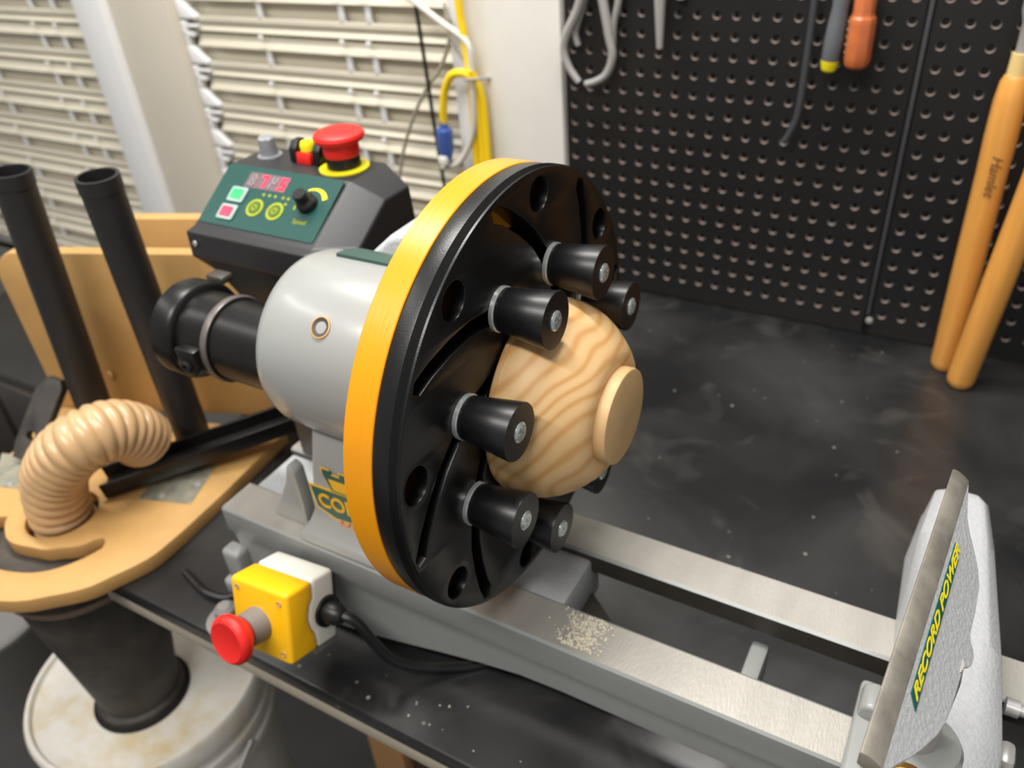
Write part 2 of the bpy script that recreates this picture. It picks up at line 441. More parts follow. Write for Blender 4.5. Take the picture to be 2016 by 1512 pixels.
# ================================================================== LATHE
YC = -.683; ZS = .298; BT = .12
SP = lambda x: axes((x, YC, ZS), (0, 1, 0), (0, 0, 1), (1, 0, 0))   # frame on the spindle, local z along +X
lathe = empty('wood_lathe', (.4, YC, 0), 'grey cast iron wood lathe with two bright bed rails on the bench', 'lathe')
def zb(x):
    if x < .06: return .004
    if x < .34:
        t = (x-.06)/.28; return .004+.044*(t*t*(3-2*t))
    if x < .95: return .048
    return .004
def rail(sgn):
    b = MB(); rings = []
    xs = [-.012, .0, .03, .06, .1, .14, .18, .22, .26, .3, .34, .5, .7, .949, .951, 1.1]
    yo = .0687
    for x in xs:
        z0 = zb(x); f = max(0, (.30-x)/.3)
        z0 = z0 if sgn < 0 else max(z0, .078)
        sec = [(yo, BT-.002), (yo, .092), (yo-.004, .084), (yo-.006, .080 if sgn > 0 else .070), (yo-.011+.008*f, z0), (yo-.019, z0), (yo-.019, .102), (yo-.0405, .100), (yo-.0405, BT-.002), (yo-.038, BT), (yo-.002, BT)]
        rings.append([(x, YC+sgn*y, z) for y, z in sec])
    b.loft(rings)
    for f in b.bm.faces:
        f.normal_update()
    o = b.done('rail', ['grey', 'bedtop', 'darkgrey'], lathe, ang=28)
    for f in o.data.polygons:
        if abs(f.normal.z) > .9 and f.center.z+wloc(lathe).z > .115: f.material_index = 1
        elif f.normal.y*sgn < -.7: f.material_index = 2  # inward faces darker: unpainted iron, with shadow put into the colour
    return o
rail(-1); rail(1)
MB().box((-.012, YC-.045, .06), (.327, YC+.045, .112)).done('cross_web', 'greyrough', lathe, bevel=.003)
MB().prism([(.327, YC-.03), (.327, YC+.03), (.350, YC+.012), (.374, YC-.015), (.374, YC-.03)], .06, .072).done('cross_web', 'darkgrey', lathe, bevel=.002)
MB().box((.467, YC-.029, .055), (.481, YC+.029, .088)).done('cross_web', 'grey', lathe, bevel=.003)
for yy in (-.752, -.614):
    MB().box((-.036, yy-.012, 0), (-.002, yy+.012, .022), None).box((-.026, yy-.009, .018), (-.002, yy+.009, .066)).done('foot', 'grey', lathe, bevel=.005, seg=3)
# headstock
MB().lathe([(.090, 0), (.090, .052), (.0925, .062), (.098, .0695), (.106, .0725), (.13, .0738), (.245, .0745), (.25, .072), (.25, 0)], SP(0), 72).done('headstock', 'grey', lathe, ang=40)
nk = MB(); rings = []
for z, xl, xr, yf, yb_ in ((.1205, .086, .256, -.7525, -.612), (.130, .086, .256, -.7525, -.612), (.136, .092, .25, -.742, -.622), (.15, .098, .248, -.738, -.628), (.20, .108, .246, -.737, -.63), (.262, .121, .246, -.733, -.634)):
    rings.append([(xl, yf, z), (xr, yf, z), (xr, yb_, z), (xl, yb_, z)])
nk.loft(rings).done('pedestal', 'grey', lathe, bevel=.005, seg=3, ang=50)
g = MB(); ro, ri = .0765, .0738
g.loft([[(x, YC+r*math.cos(a), ZS+r*math.sin(a)) for r, a in [(ro, math.radians(q)) for q in range(44, 85, 4)]+[(ri, math.radians(q)) for q in range(84, 43, -4)]] for x in (.128, .244)]).done('green_cover', 'greencap', lathe)
MB().lathe([(-.004, .0072), (.0008, .0072), (.0004, .0046), (-.004, .0042), (-.004, 0)], frame((.1586, YC-.0530, ZS+.0510), (0, -.7207, .6933)), 20).done('set_screw', 'darkgrey', lathe)
MB().lathe([(-.003, .0078), (.0012, .0084), (.0014, .0073), (-.003, .0073)], frame((.1586, YC-.0530, ZS+.0510), (0, -.7207, .6933)), 20, closed=True).done('set_screw_rim', mat('worn_brass_rim', (190, 150, 90), .5), lathe)
# outboard spindle handwheel
HW = axes((0, -.69, .276), (0, 1, 0), (0, 0, 1), (1, 0, 0))
MB().lathe([(-.058, 0), (-.058, .040), (-.055, .044), (-.036, .0445), (-.033, .043), (-.031, .040), (-.031, 0)], HW, 48).done('handwheel', 'blackmetal', lathe)
MB().lathe([(-.031, .037), (-.004, .037), (-.002, .0385), (.001, .0385), (.0015, .036), (.098, .036), (.098, 0), (-.031, 0)], HW, 48).done('spindle_sleeve', 'blackmetal', lathe)
MB().lathe([(.0005, .0385), (.004, .0395), (.0075, .0385), (.0075, .037), (.0005, .037)], HW, 48, closed=True).done('clamp_ring', mat('worn_steel_ring', (112, 106, 103), .4, .5), lathe)
cl = MB().prism(arc(-.012, -.006, .0125, 150, 390, 14)+[(0, .010), (-.024, .010)], .030, .045, axes((0, -.69, .276), (1, 0, 0), (0, 0, 1), (0, -1, 0))).done('clamp_lug', 'blackmetal', lathe, bevel=.002)
MB().lathe([(0, .006), (.003, .0055), (.003, .003), (.0005, .003), (.0005, 0)], frame((-.012, -.735, .270), (0, -1, 0)), 14).done('clamp_screw', 'dark', cl)
MB().box((-.062, -.655, .302), (-.040, -.640, .310)).done('belt_bracket', 'darkgrey', lathe, bevel=.003)
# cast lever left of the pedestal
MB().prism([(.040, .1205), (.084, .1205), (.085, .150), (.0845, .186), (.0765, .192), (.069, .170), (.058, .150)], .0, .014, XZ(-.722)).done('lock_lever', 'grey', lathe, bevel=.003)
MB().box((.0, -.655, .112), (.095, -.618, .235)).done('motor_housing', 'darkgrey', lathe, bevel=.008, seg=3)
MB().prism([(.1, .30), (.2, .30), (.2, .345), (.155, .372), (.135, .365), (.105, .340)], 0, .05, XZ(-.572)).done('belt_cover', 'greyrough', lathe, bevel=.006, seg=3)
# decal on the pedestal
DX = lambda dy=0: XZ(-.7382-dy)
dc = MB().prism([(.103, .184), (.106, .158), (.125, .150), (.21, .158), (.212, .186)], -.0005, .0004, DX()).done('decal', 'label_gold', lathe)
def flat(poly, dy, m, nm):
    return MB().prism(poly, 0, .0003, DX(dy)).done(nm, m, dc)
flat([(.1055, .1825), (.108, .160), (.126, .1525), (.208, .160), (.21, .1845)], .0005, 'label_green', 'banner')
text('lettering', 'CORONET', axes((.111, -.7393, .1625), (1, 0, .01), (0, 0, 1), (0, -1, 0)), .0215, 'label_gold', dc, sx=.9, bold=.0004)
def castle(s):
    x0, x1 = .122+s, .19-s; z0 = .1845+s*.4; z1 = .209-s
    top = [(x0-.0, z1)]
    n = 7; pts = [(x0+.006, z0), (x1-.006, z0), (x1, z1-.006)]
    for k in range(n):
        xa = x1-(x1-x0)*k/n; xb_ = x1-(x1-x0)*(k+1)/n; zz = z1 if k % 2 == 0 else z1-.0045
        pts += [(xa, zz), (xb_, zz)]
    pts += [(x0, z1-.006)]
    return pts
flat(castle(0), .0001, 'label_gold', 'castle_outline'); flat(castle(.0016), .0005, 'label_green', 'castle'); 
flat([(.132, .187), (.18, .187), (.18, .1985), (.129, .1985)], .0009, 'label_gold', 'castle_wall')
text('lettering', 'Herald', axes((.126, -.739, .1405), (1, 0, .02), (0, 0, 1), (0, -1, 0)), .017, 'label_orange', dc, shear=.35)

# control box
cb_x0, cb_x1 = -.123, .031
PB = Vector((0, -.600, .330)); PV = Vector((0, .836, .5487)); PN = Vector((0, -.5487, .836))
prof = [(-.6155, .327), (-.617, .301), (-.585, .262), (-.49, .255), (-.478, .30), (-.484, .368), (-.5385, .3685), (-.604, .3285)]
b = MB(); rings = []
cen = (-.545, .315)
for x, k in ((cb_x0, 1), (cb_x1, 1), (cb_x1+.030, .70)):
    rings.append([(x, cen[0]+(y-cen[0])*k+(.012 if k < 1 else 0), cen[1]+(z-cen[1])*k-(.002 if k < 1 else 0)) for y, z in prof])
cbox = b.loft(rings).done('control_box', 'boxblack', lathe, bevel=.0016, ang=12)
MB().prism([(-.119, .303), (.10, .303), (.10, .225), (-.03, .225), (-.075, .262)], 0, .06, XZ(-.553)).done('box_bracket', 'black', lathe, bevel=.004)
PX = lambda h=0: axes(Vector((-.1205, 0, 0))+PB+PN*h, (1, 0, 0), PV, PN)
def rr(w_, h_, x=0, y=0, r=.003):
    return arc(x+w_-r, y+r, r, -90, 0, 4)+arc(x+w_-r, y+h_-r, r, 0, 90, 4)+arc(x+r, y+h_-r, r, 90, 180, 4)+arc(x+r, y+r, r, 180, 270, 4)
MB().prism(rr(.148, .0695, 0, .001), 0, .0014, PX(.0002)).done('control_panel', 'green', cbox)
MB().prism(rr(.053, .0178, .0335, .0465, .001), 0, .0003, PX(.0017)).done('display', 'ledoff', cbox)
def seg7(x, y, w_, h_, segs, m):
    b = MB(); t = .0022
    S = {'a': (0, h_-t, w_, h_), 'g': (0, h_/2-t/2, w_, h_/2+t/2), 'd': (0, 0, w_, t), 'f': (0, h_/2, t, h_), 'e': (0, 0, t, h_/2), 'b': (w_-t, h_/2, w_, h_), 'c': (w_-t, 0, w_, h_/2)}
    for s_ in segs:
        x0, y0, x1, y1 = S[s_]
        b.prism([(x+x0+y0*.12, y+y0), (x+x1+y0*.12, y+y0), (x+x1+y1*.12, y+y1), (x+x0+y1*.12, y+y1)], 0, .0004, PX(.0021))
    b.done('display_digit', m, cbox)
dim = mat('led_segment_off', (140, 128, 130), .4)
seg7(.037, .0485, .0075, .0135, 'abcdefg', dim); seg7(.0505, .0485, .0075, .0135, 'abc', 'led')
seg7(.0635, .0485, .0075, .0135, 'efgb', dim); seg7(.0755, .0485, .0078, .0135, 'afgcd', 'led')
for cx, cy, m in ((.0325, .0365, 'btn_green'), (.0313, .0160, 'btn_red')):
    MB().prism(rr(.021, .017, cx-.0105, cy-.0085, .002), 0, .0018, PX(.0016)).done('button_frame', 'btnframe', cbox, bevel=.0004)
    MB().prism(rr(.0135, .0105, cx-.0068, cy-.0052, .0012), 0, .0012, PX(.0034)).done('push_button', m, cbox, bevel=.0003)
for cx, cy in ((.0614, .0258), (.0872, .0258)):
    Q = PX(.0017) @ Matrix.Translation((cx, cy, 0))
    MB().lathe([(0, .0098), (.0005, .0098), (.0005, .0070), (0, .0070)], Q, 28, closed=True).done('legend_ring', 'legend', cbox)
    MB().lathe([(0, .0064), (.0006, .0060), (.0008, 0)], Q, 24).done('membrane_button', mat('olive_button', (74, 104, 30), .4), cbox)
    MB().lathe([(0.0008, .0034), (.0012, .0034), (.0012, .0022), (.0008, .0022)], Q, 20, closed=True).done('legend_mark', 'legend', cbox)
for cx, cy in ((.064, .0412), (.0715, .0412), (.079, .0412), (.089, .0412), (.0955, .0412), (.0955, .035)):
    MB().lathe([(0, .0017), (.0005, .0015), (.0006, 0)], PX(.0017) @ Matrix.Translation((cx, cy, 0)), 12).done('indicator_lamp', 'legend', cbox)
kb = MB().lathe([(0, .0105), (.006, .0100), (.009, .0072), (.017, .0066), (.018, .0055), (.018, 0)], PX(.0017) @ Matrix.Translation((.1215, .039, 0)), 28).done('speed_knob', 'black', cbox)
# yellow crescent that widens clockwise, a tick mark and the legend under the knob
cres = []
for k in range(15):
    a = math.radians(125-k*95/14); cres.append((.1235+.0185*math.cos(a), .039+.0185*math.sin(a)))
for k in range(14, -1, -1):
    a = math.radians(125-k*95/14); rr_ = .0185-.0012-.0042*k/14; cres.append((.1235+rr_*math.cos(a), .039+rr_*math.sin(a)))
MB().prism(cres, 0, .0004, PX(.0017)).done('speed_scale', 'ringyellow', cbox)
MB().prism(rr(.002, .011, .1070, .031, .0008), 0, .0003, PX(.0017)).done('legend_mark', 'legend', cbox)
text('lettering', 'Speed', PX(.0018) @ Matrix.Translation((.1135, .0175, 0)), .0068, 'legend', cbox)
# things on its top face
UP = lambda x, y, z=.3686: axes((x, y, z), (1, 0, 0), (0, 1, 0), (0, 0, 1))
MB().lathe([(0, .013), (.0012, .0125), (.0012, .0095), (.0025, .0095), (.018, .0088), (.0195, .0075), (.0195, 0)], UP(-.100, -.507), 24).done('key_cap', 'clear', cbox)
for dx in (-.0145, .0155):
    MB().prism([(-.517, 0), (-.497, 0), (-.494, .012), (-.50, .021), (-.51, .021), (-.516, .014)], dx-.0045, dx+.0045, axes((-.044, 0, .3686), (0, 1, 0), (0, 0, 1), (1, 0, 0))).done('switch_guard', 'black', cbox, bevel=.0015)
MB().prism([(-.519, 0), (-.499, 0), (-.499, .006), (-.517, .012)], -.009, .009, axes((-.044, 0, .3686), (0, 1, 0), (0, 0, 1), (1, 0, 0))).done('power_rocker', 'red', cbox, bevel=.0015)
MB().lathe([(0, .0075), (.006, .0075), (.009, .006), (.0095, 0)], UP(-.0435, -.5085, .3805), 18).done('indicator_cap', 'ringyellow', cbox)
MB().box((-.051, -.503, .3686), (-.035, -.488, .381)).done('switch_back', 'red', cbox, bevel=.001)
ES = UP(.002, -.511)
MB().lathe([(0, .0245), (.0016, .0245), (.0022, .0235), (.0022, .0165), (0, .0165)], ES, 40, closed=True).done('warning_ring', 'ringyellow', cbox)
MB().lathe([(0, .0165), (.012, .0165), (.013, .015), (.013, 0)], ES, 36).done('stop_button_collar', 'black', cbox)
MB().lathe([(.013, 0), (.013, .0165), (.015, .0175), (.025, .0175), (.0265, .020), (.028, .0232), (.0315, .0248), (.0345, .0238), (.0365, .0205), (.0375, .012), (.038, 0)], ES, 44).done('stop_button', 'red', cbox)
# screws on the left nose
MB().lathe([(0, .003), (.001, .0028), (.0015, 0)], frame((-.112, -.6172, .316), (0, -1, .05)), 12).done('screw', 'satin', cbox)

# ================================================================== CHUCK
chuck = empty('longworth_chuck', (.27, YC, ZS-.158), 'round bowl chuck with yellow backing disc and black slotted face on the lathe spindle', 'chuck')
chuck.name = 'bowl_chuck'
R = .158
MB().lathe([(.2560, 0), (.2560, R-.0015), (.2575, R), (.2772, R), (.2778, R-.0005), (.2778, 0)], SP(0), 160).done('backing_disc', 'yellow', chuck)
def polar(r, d): return (r*math.cos(math.radians(d)), r*math.sin(math.radians(d)))
outl = [circ(0, 0, R-.0002, 180), circ(0, 0, .022, 40)]
for k in range(8):
    c = [(.150, 146.2), (.1416, 142.0), (.1277, 135.2), (.1135, 127.3), (.098, 118.2), (.080, 105.5), (.062, 90), (.048, 72), (.042, 58)]
    P = [Vector((*polar(r, d+45*k), 0)) for r, d in c]
    Lp, Rp = [], []
    for i, p in enumerate(P):
        t = (P[min(i+1, len(P)-1)]-P[max(i-1, 0)]).normalized(); n_ = Vector((-t.y, t.x, 0)); hw = .0052
        Lp.append(p+n_*hw); Rp.append(p-n_*hw)
    t0 = (P[0]-P[1]).normalized(); t1 = (P[-1]-P[-2]).normalized()
    loop = [p[:2] for p in Lp]+[(P[-1]+t1*.0045)[:2]]+[p[:2] for p in reversed(Rp)]+[(P[0]+t0*.0045)[:2]]
    outl.append(loop)
    hx, hy = polar(.1415, 80+45*k)
    outl.append([(hx+.0112*math.cos(2*PI*q/20)*math.cos(math.radians(80+45*k))-.0122*math.sin(2*PI*q/20)*math.sin(math.radians(80+45*k)),
                  hy+.0112*math.cos(2*PI*q/20)*math.sin(math.radians(80+45*k))+.0122*math.sin(2*PI*q/20)*math.cos(math.radians(80+45*k))) for q in range(20)])
plate2d('slotted_face', outl, .0192, 'chuckblack', SP(.2781), chuck, bevel=.0012)
MB().lathe([(.2779, 0), (.2779, .118), (.2781, .118), (.2781, 0)], SP(0), 96).done('sliding_disc', 'chuckblack', chuck)
MB().lathe([(.2895, R-.004)]+[(.2895+.0006*i, R+(.0005 if i % 2 else -.0001)) for i in range(11)]+[(.2958, R-.004)], SP(0), 160, closed=True).done('edge_ridges', 'chuckblack', chuck, ang=20)
# slide plates that the fingers of the slots reach (dark, inside the slots)
bp = [(0, 0), (0, .0130), (.0013, .0130), (.0022, .0128)]
bump0 = None
for k in range(8):
    ang = 21.2+45*k; cy, cz = polar(.0925, ang)
    loc = Vector((.2974, YC+cy, ZS+cz))
    if bump0 is None:
        F = lambda: axes(loc, (0, 1, 0), (0, 0, 1), (1, 0, 0))
        body = MB().lathe([(.0030, 0), (.0030, .0138), (.0040, .0143), (.0375, .0187), (.0385, .0183), (.0385, .0064), (.0375, .0062), (.0375, 0)], F(), 40).done('bumper', 'rubber', chuck, loc=loc)
        ws = MB().lathe([(0, 0), (0, .0150), (.0024, .0150), (.0030, .0143), (.0030, 0)], F(), 36).done('washer', 'zinc', body, loc=loc)
        sc = MB().lathe([(.0374, .0068), (.0392, .0066), (.0402, .0052), (.0402, .0028), (.0390, .0020), (.0390, 0)], F(), 20).box((-.0042, -.0009, .0396), (.0042, .0009, .0405), F()).box((-.0009, -.0042, .0396), (.0009, .0042, .0405), F()).done('screw', 'zinc', body, loc=loc)
        bump0 = (body, ws, sc)
    else:
        nb = child_copy(bump0[0], chuck, loc)
        for s_ in bump0[1:]: child_copy(s_, nb, loc)
# ================================================================== BOWL
bowl = empty('wooden_bowl', (.334, YC, ZS-.0715), 'small pale turned wooden bowl held foot outwards between the chuck bumpers', 'bowl')
MB().lathe([(.2990, .062), (.2990, .0690), (.3000, .0702), (.3030, .0706), (.3036, .0697), (.3044, .0697), (.3050, .0708), (.312, .0716), (.320, .0706), (.328, .0682), (.336, .0645), (.343, .0597), (.349, .0545), (.3545, .0490), (.3580, .0440), (.3592, .0405), (.3594, .0365), (.3590, .0340), (.3590, .0)], SP(0), 96).done('bowl_body', 'bowl', bowl, ang=50)
MB().lathe([(.3588, .0), (.3588, .0338), (.3655, .0340), (.3675, .0334), (.3681, .0320), (.3681, 0)], SP(0), 72).done('bowl_foot', mat('plain_end_wood', (214, 176, 124), .5, var=.14, vscale=40), bowl)

# ================================================================== BANJO + TOOL REST
ban = empty('tool_rest_holder', (.59, -.65, BT), 'long grey cast iron tool rest holder lying across the lathe bed', 'lathe accessory')
out = [(.567, -.500), (.5625, -.555), (.5655, -.62), (.571, -.68), (.566, -.74), (.566, -.80), (.573, -.835), (.600, -.835), (.618, -.80), (.630, -.73), (.625, -.655), (.614, -.555), (.606, -.502), (.598, -.494), (.576, -.494)]
def inset(p, k, c=(.592, -.66)): return [(c[0]+(x-c[0])*k, c[1]+(y-c[1])*(1-(1-k)*.25)) for x, y in p]
rings = [[(x, y, .1205) for x, y in inset(out, 1.18)], [(x, y, .128) for x, y in inset(out, 1.12)], [(x, y, .158) for x, y in inset(out, 1.0)], [(x, y, .168) for x, y in inset(out, .72)], [(x, y, .170) for x, y in inset(out, .5)]]
MB().loft(rings).done('holder_arm', 'greyrough', ban, ang=32, bevel=.0015)
MB().box((.548, -.795, .1205), (.58, -.690, .136)).done('holder_foot', 'grey', ban, bevel=.004, seg=3)
MB().prism(arc(.5575, .140, .008, 0, 180, 10)+[(.5495, .121), (.566, .121)], .700, .722, XZ(0)).done('clamp_lug', 'grey', ban, bevel=.003, seg=3)
MB().lathe([(.15, .0), (.15, .026), (.195, .021), (.199, .019), (.200, .015), (.2, 0)], axes((.5835, -.768, 0), (1, 0, 0), (0, 1, 0), (0, 0, 1)), 36).done('post_socket', 'grey', ban)
MB().lathe([(0, .0), (0, .006), (.016, .006), (.018, .0105), (.026, .0105), (.0275, .008), (.028, 0)], frame((.580, -.782, .186), (-.05, -.75, .55)), 28).done('lock_knob', 'brass', ban)
MB().lathe([(0, 0), (0, .006), (.008, .006), (.008, .004), (.014, .004), (.014, 0)], frame((.634, -.668, .131), (1, 0, 0)), 20).done('clamp_bolt', 'satin', ban)
MB().box((.632, -.715, .1210), (.642, -.697, .136)).done('clamp_handle', 'satin', ban, bevel=.004)

tr = empty('tool_rest', (.575, -.75, .2), 'straight grey tool rest with a worn steel edge and a green label strip', 'tool rest')
A = Vector((.5745, -.6535, .294)); e = Vector((-.07026, -.99753, 0)); s = Vector((.61976, -.04365, -.78357)); n = Vector((.78164, -.05505, .6213))
TRX = axes(A, e, s, n)
outl = [(-.0005, -.0002), (.0016, .0012), (.013, .0045), (.0256, .0088), (.0319, .0137), (.0386, .0213), (.0461, .028), (.0555, .0328), (.072, .0345), (.0905, .035), (.0933, .0366), (.0958, .0400), (.0997, .0422), (.1045, .0420), (.1085, .0400), (.112, .0372), (.1165, .0358), (.1248, .0352), (.1379, .0346), (.1517, .0328), (.163, .029), (.1765, .0223), (.1882, .0154), (.1985, .0083), (.2062, .004), (.2067, 0)]
MB().prism(outl, -.008, 0, TRX).done('rest_web', 'greyrough', tr, bevel=.0006, seg=1)
wl = Vector((-.0092, -.002, .0062))
sec = [(0, 0), (0, 0)]
b = MB()
rings = []
for t in (-.0008, .2075):
    p = A+e*t
    q = [p+Vector((.0004, 0, -.0003)), p+Vector((-.003, 0, .0030)), p+Vector((-.0062, -.0006, .0056)), p+Vector((-.0092, -.001, .0068)), p+Vector((-.0100, -.001, .0060)), p+Vector((-.0098, -.001, -.002)), p+Vector((-.004, 0, -.007)), p+Vector((-.0008, 0, -.004))]
    rings.append(q)
b.loft(rings).done('rest_edge', 'steel', tr, ang=20, bevel=.0004)
st = MB().prism([(.0529, .0034), (.0605, .0096), (.1669, .0098), (.1618, .0034)], 0, .0004, axes(A+n*.0001, e, s, n)).done('label_strip', 'label_green', tr)
text('lettering', 'RECORD POWER', axes(A+e*.1625+s*.0086+n*.0006, -e, -s, n), .0064, 'label_yellow', st, shear=.45, sx=2.2, depth=.0001, bold=.00012)
MB().lathe([(.165, 0), (.165, .0125), (.255, .0125), (.268, .011), (.268, 0)], axes((.5775, -.768, 0), (1, 0, 0), (0, 1, 0), (0, 0, 1)), 28).done('rest_post', 'satin', tr)

# ================================================================== EMERGENCY STOP BOX
eb = empty('emergency_stop_box', (.095, -.80, .05), 'yellow and cream emergency stop box with a red mushroom button on the lathe front', 'switch box')
ER = Matrix(((.993, .045, -.110), (-.008, .950, .312), (.119, -.309, .944)))
EX = Matrix.Translation((.0613, -.812, .123)) @ ER.to_4x4()     # local x right, y back, z up; front face y=0, top z=0
W_, H_, D_ = .068, .0662, .0547
def scal(y): return y
# the lid reaches back further at top and bottom than at the middle of the sides
prof = [(0, 0), (.029, 0), (.029, -.016), (.025, -.022), (.0225, -.033), (.025, -.044), (.029, -.050), (.031, -H_), (0, -H_)]
MB().prism(prof, 0, W_, EX @ axes((0, 0, 0), (0, 1, 0), (0, 0, 1), (1, 0, 0))).done('lid', 'lidyellow', eb, bevel=.004, seg=4, ang=50)
prof2 = [(.0293, 0), (D_, 0), (D_, -H_), (.0313, -H_), (.0293, -.050), (.0253, -.044), (.0228, -.033), (.0253, -.022), (.0293, -.016)]
MB().prism(prof2, .0006, W_-.0006, EX @ axes((0, 0, 0), (0, 1, 0), (0, 0, 1), (1, 0, 0))).done('base', 'cream', eb, bevel=.0035, seg=4, ang=50)
for x, z in ((.009, -.008), (W_-.009, -.010), (W_-.009, -H_+.009), (.009, -H_+.009)):
    MB().lathe([(0, .0028), (.0006, .0028), (.0006, .0016), (-.0002, .0014), (-.0002, 0)], EX @ axes((x, -.0002, z), (1, 0, 0), (0, 0, 1), (0, -1, 0)), 14).done('screw', mat('dull_screw', (210, 180, 120), .4, .4), eb)
BF = EX @ axes((.032, 0, -.036), (1, 0, 0), (0, 0, 1), (0, -1, 0))
MB().lathe([(-.002, 0), (-.002, .0155), (.016, .0145), (.016, 0)], BF, 36).done('collar', 'greyplastic', eb)
MB().lathe([(.016, 0), (.016, .013), (.019, .0155), (.024, .0205), (.0275, .0218), (.0310, .0215), (.0335, .0195), (.0345, .0175), (.0340, .016), (.0342, 0)], BF, 48).done('stop_button', 'red', eb)
GX = EX @ axes((W_-.001, .044, -.036), (0, 1, 0), (0, 0, 1), (1, 0, 0))
MB().lathe([(0, 0), (0, .0145), (.003, .0140), (.003, .0105), (.012, .0100), (.018, .0075), (.02, .005), (.02, 0)], GX, 24).done('cable_gland', 'black', eb)
MB().box((.004, .03, -H_-.008), (W_-.004, D_+.004, -H_-.0005), EX).done('mounting_foot', 'greyplastic', eb, bevel=.002)
MB().box((.01, D_-.001, -H_+.004), (W_-.01, D_+.012, -.012), EX).done('mounting_magnet', 'darkgrey', eb, bevel=.002)
gw = GX @ Vector((0, 0, .012))
o = MB().tube([gw, gw+Vector((.018, .004, -.006)), (.188, -.768, .028), (.23, -.735, .006), (.27, -.705, .005), (.34, -.68, .005)], .0046, 10).done('power_cable', 'black')
tag(o, 'black cable running from the yellow stop box under the lathe bed', 'cable')
o = MB().tube([(-.095, -.765, .0045), (-.07, -.772, .0045), (-.05, -.776, .006), (-.03, -.772, .0045), (-.02, -.76, .0045)], .0042, 8).done('cable_coil', 'black')
tag(o, 'short black cable loop on the bench left of the yellow stop box', 'cable')
o = MB().lathe([(0, 0), (0, .022), (.006, .022), (.008, .012), (.022, .010), (.026, .006), (.026, 0)], axes((-.005, -.79, 0), (1, 0, 0), (0, 1, 0), (0, 0, 1)), 24).done('levelling_foot', 'greyplastic')
tag(o, 'grey round levelling foot on the bench behind the red stop button', 'foot')

# ================================================================== DUST TRAY (mdf) with tubes
tray = empty('dust_collection_tray', (-.28, -.70, 0), 'rounded tan mdf dust collection tray standing over the left bench end', 'dust tray')
hc = (-.285, -.772)
ro_ = .1375
def rlerp(tab, a):
    for (a0, r0), (a1, r1) in zip(tab[:-1], tab[1:]):
        if (a0-a)*(a1-a) <= 0:
            t = (a-a0)/(a1-a0); t = t*t*(3-2*t); return r0+(r1-r0)*t
    return tab[-1][1]
def polarc(tab, n):
    a0 = tab[0][0]; a1 = tab[-1][0]
    return [(hc[0]+rlerp(tab, a)*math.cos(math.radians(a)), hc[1]+rlerp(tab, a)*math.sin(math.radians(a))) for a in [a0+(a1-a0)*k/(n-1) for k in range(n)]]
outer = [(-.150, -.545), (-.1365, -.66), (-.1315, -.73)]+polarc([(6, .1545), (-20, .1415), (-45, .131), (-75, .126), (-130, .130), (-180, .150)], 44)+[(-.452, -.72), (-.49, -.645), (-.475, -.632)]
slot = polarc([(-10, .0925), (-40, .0920), (-75, .0880), (-150, .0840)], 26)+polarc([(-150, .064), (-120, .060), (-75, .0535), (-45, .0590), (-12, .0725), (-4, .0790)], 26)+[(hc[0]+.0865, hc[1]-.0085)]
plate2d('shelf', [outer, circ(hc[0], hc[1], .0395, 40), slot], .0185, ['mdf', 'mdfedge'], Matrix.Translation((0, 0, .0002)), tray, bevel=.0014, sidemat=True)
D = Vector((.938, .345, 0)).normalized(); NB = Vector((-.345, .938, 0)).normalized()
P0 = Vector((-.235, -.545, 0))
BX = axes(P0+NB*.018, D, (0, 0, 1), -NB)
pl1 = arc(-.225, .215, .035, 180, 90, 8)[::1]
MB().prism([(-.26, .019)]+pl1+[(.09, .25), (.09, .019)], 0, .018, BX).done('back_panel', 'mdf', tray, bevel=.0015)
BX2 = axes(P0+NB*.10, D, (0, 0, 1), -NB)
MB().prism([(-.13, .0), (-.13, .258), (.16, .258), (.16, .0)], 0, .018, BX2).done('back_panel', 'mdf', tray, bevel=.0015)
MB().box((-.10, .0, .05), (-.08, .05, .1), axes(P0+NB*.018, D, NB, (0, 0, 1))).done('panel_spacer', 'mdf', tray)
# bench cleat that carries the rear panel
for nm, p4 in (('steel_plate', [(-.2383, -.6585), (-.1803, -.6349), (-.1569, -.6962), (-.221, -.717)]), ('steel_plate', [(-.458, -.735), (-.4151, -.724), (-.3717, -.7682), (-.410, -.780)])):
    pm = MB().prism(p4, .0187, .0197).done(nm, 'galv', tray)
for x, y in ((-.176, -.668), (-.20, -.70), (-.39, -.768)):
    MB().lathe([(0, .004), (.0012, .0036), (.0018, 0)], Matrix.Translation((x, y, .0197)), 14).done('screw', 'satin', tray)
def ttube(p, q, r):
    p = Vector(p); q = Vector(q); X = frame(p, q-p); h = (q-p).length
    MB().lathe([(0, r-.003), (0, r), (h-.016, r), (h-.015, r+.0009), (h, r+.0009), (h, r-.0025), (.004, r-.0025), (.004, 0)], X, 36).done('tool_tube', 'tubeblack', tray)
ttube((-.240, -.612, .0188), (-.2265, -.620, .372), .0208)
ttube((-.369, -.650, .0188), (-.343, -.640, .370), .0208)
MB().lathe([(0, .006), (.003, .005), (.003, 0)], axes(P0+D*-.163+Vector((0, 0, .075)), (1, 0, 0), (0, 0, 1), -NB), 14).done('screw', 'mdfedge', tray)
